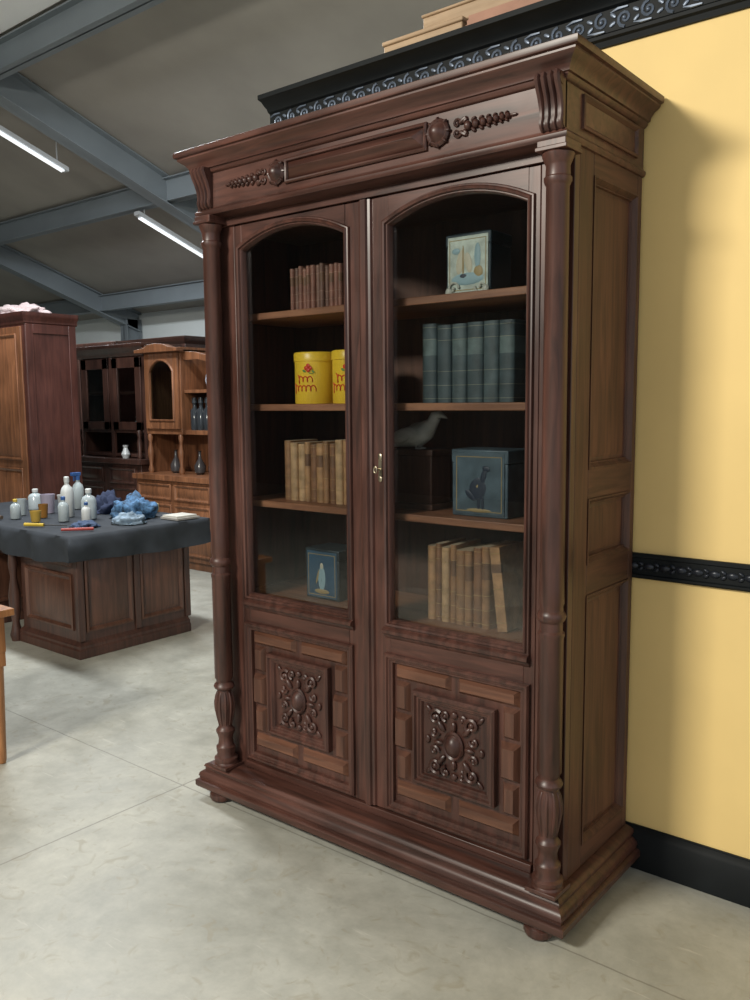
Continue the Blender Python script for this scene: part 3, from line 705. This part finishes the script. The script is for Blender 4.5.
cup("drinking_glass",-4.55,.98,.11,.038,CP);cup("mug",-4.5,1.15,.13,.05,plain("lilac_ceramic",(.40,.36,.45),.3));cup("drinking_glass",-4.36,1.20,.12,.036,CP);cup("plastic_tub",-4.72,1.42,.09,.06,WP)
cup("paint_tin",-4.15,.86,.07,.035,plain("amber_tin",(.5,.33,.06),.4));cup("glass_jar",-4.30,1.00,.09,.032,plain("amber_jar",(.30,.14,.03),.15))
BPC=plain("blue_patterned_cloth",(.06,.14,.26),.8,0,.95,28)
lump("crumpled_cloth",(-3.84,1.38,ZT-.001),(.17,.12,.12),BPC,.6,2)
lump("crumpled_cloth",(-4.20,1.42,ZT-.001),(.12,.09,.13),plain("navy_cloth",(.02,.03,.07),.9),.6,7)
lump("crumpled_cloth",(-3.60,1.18,ZT-.001),(.11,.09,.06),plain("light_cloth",(.20,.27,.34),.9,0,.6,20),.5,11)
g=root("paper_stack",(-3.55,1.5,ZT));b=B();b.box(-3.60,-3.42,1.42,1.60,ZT,ZT+.012);b.m=1;b.box(-3.59,-3.44,1.43,1.59,ZT+.0121,ZT+.024);b.done("sheets",[plain("magazine",(.35,.33,.30),.5),plain("paper_white",(.6,.58,.52),.7)],g)
g=root("sponge",(-3.9,1.58,ZT));b=B();b.box(-4.05,-3.92,1.58,1.655,ZT,ZT+.06);b.done("block",plain("sponge_yellow",(.55,.45,.22),.9),g,.01)
g=root("screwdriver",(-3.9,.75,ZT));b=B()
b.tube([(-4.0,.70,ZT+.012),(-3.88,.76,ZT+.012)],.011,8);b.m=1;b.tube([(-3.88,.76,ZT+.012),(-3.74,.83,ZT+.012)],.004,6);b.done("handle_and_shaft",[YP,plain("steel",(.4,.4,.4),.3,1)],g)
g=root("paint_brush",(-4.5,.75,ZT));b=B()
b.tube([(-4.64,.74,ZT+.010),(-4.50,.77,ZT+.010)],[.006,.009],8);b.m=1;b.tube([(-4.50,.77,ZT+.012),(-4.44,.785,ZT+.012)],[.011,.013],8);b.done("handle_and_bristles",[RT,plain("bristle",(.10,.07,.05),.9)],g)
g=root("tool_handle",(-3.7,.8,ZT));b=B();b.tube([(-3.62,.72,ZT+.010),(-3.50,.86,ZT+.010)],[.008,.010],8);b.done("shaft",plain("red_handle",(.35,.03,.02),.4),g)
lump("dark_rag",(-3.70,.93,ZT-.001),(.09,.07,.03),plain("rag_blue",(.05,.08,.15),.9),.5,21)

g=root("side_table",(-2.75,-.6,0));PN=wood("honey_pine",(.30,.12,.04),(.48,.22,.085),.4,'z')
b=B();b.box(-3.15,-2.40,-.97,-.28,.48,.63);b.box(-3.18,-2.37,-1.0,-.25,.635,.665)
for x in(-3.13,-2.43):
    for y in(-.95,-.31):
        b.prism([(x-.028,y-.028),(x+.028,y-.028),(x+.028,y+.028),(x-.028,y+.028)],.42,.63,'z')
        b.lathe(x,y,[(.015,0),(.018,.02),(.026,.36),(.027,.42)],12)
b.mold(rect(-.90,-.36,.50,.61),[(0,0),(0,.006),(-.008,.006),(-.01,0)],-2.40,'x',1)
b.done("frame",PN,g,.003)

# ---------------------------------------------------------------- lights
w=bpy.data.worlds.new("world");SC.world=w;w.use_nodes=True;w.node_tree.nodes["Background"].inputs[0].default_value=(.88,.92,.96,1);w.node_tree.nodes["Background"].inputs[1].default_value=.76
def area(name,loc,tgt,sx,sy,pw,c):
    l=bpy.data.lights.new(name,'AREA');l.shape='RECTANGLE';l.size=sx;l.size_y=sy;l.energy=pw;l.color=c
    o=bpy.data.objects.new(name,l);o.location=loc;o.rotation_euler=(Vector(tgt)-Vector(loc)).to_track_quat('-Z','Y').to_euler();COL.objects.link(o)
area("ceiling_lamp_key",(-1.55,-4.2,3.6),(-.2,.3,1.3),1.1,.5,245,(1,.945,.83))
area("fill_light_room",(-4.5,1.0,4.0),(-4.5,1.6,0),2.5,.4,175,(.93,.97,1))  # added fill light for the warehouse, stands in for fluorescents without a fixture
area("fill_light_far",(-8,3.4,3.5),(-8,3.6,0),2.5,.4,110,(.93,.97,1))  # added fill light, brightens the far wall and furniture; no fixture of its own
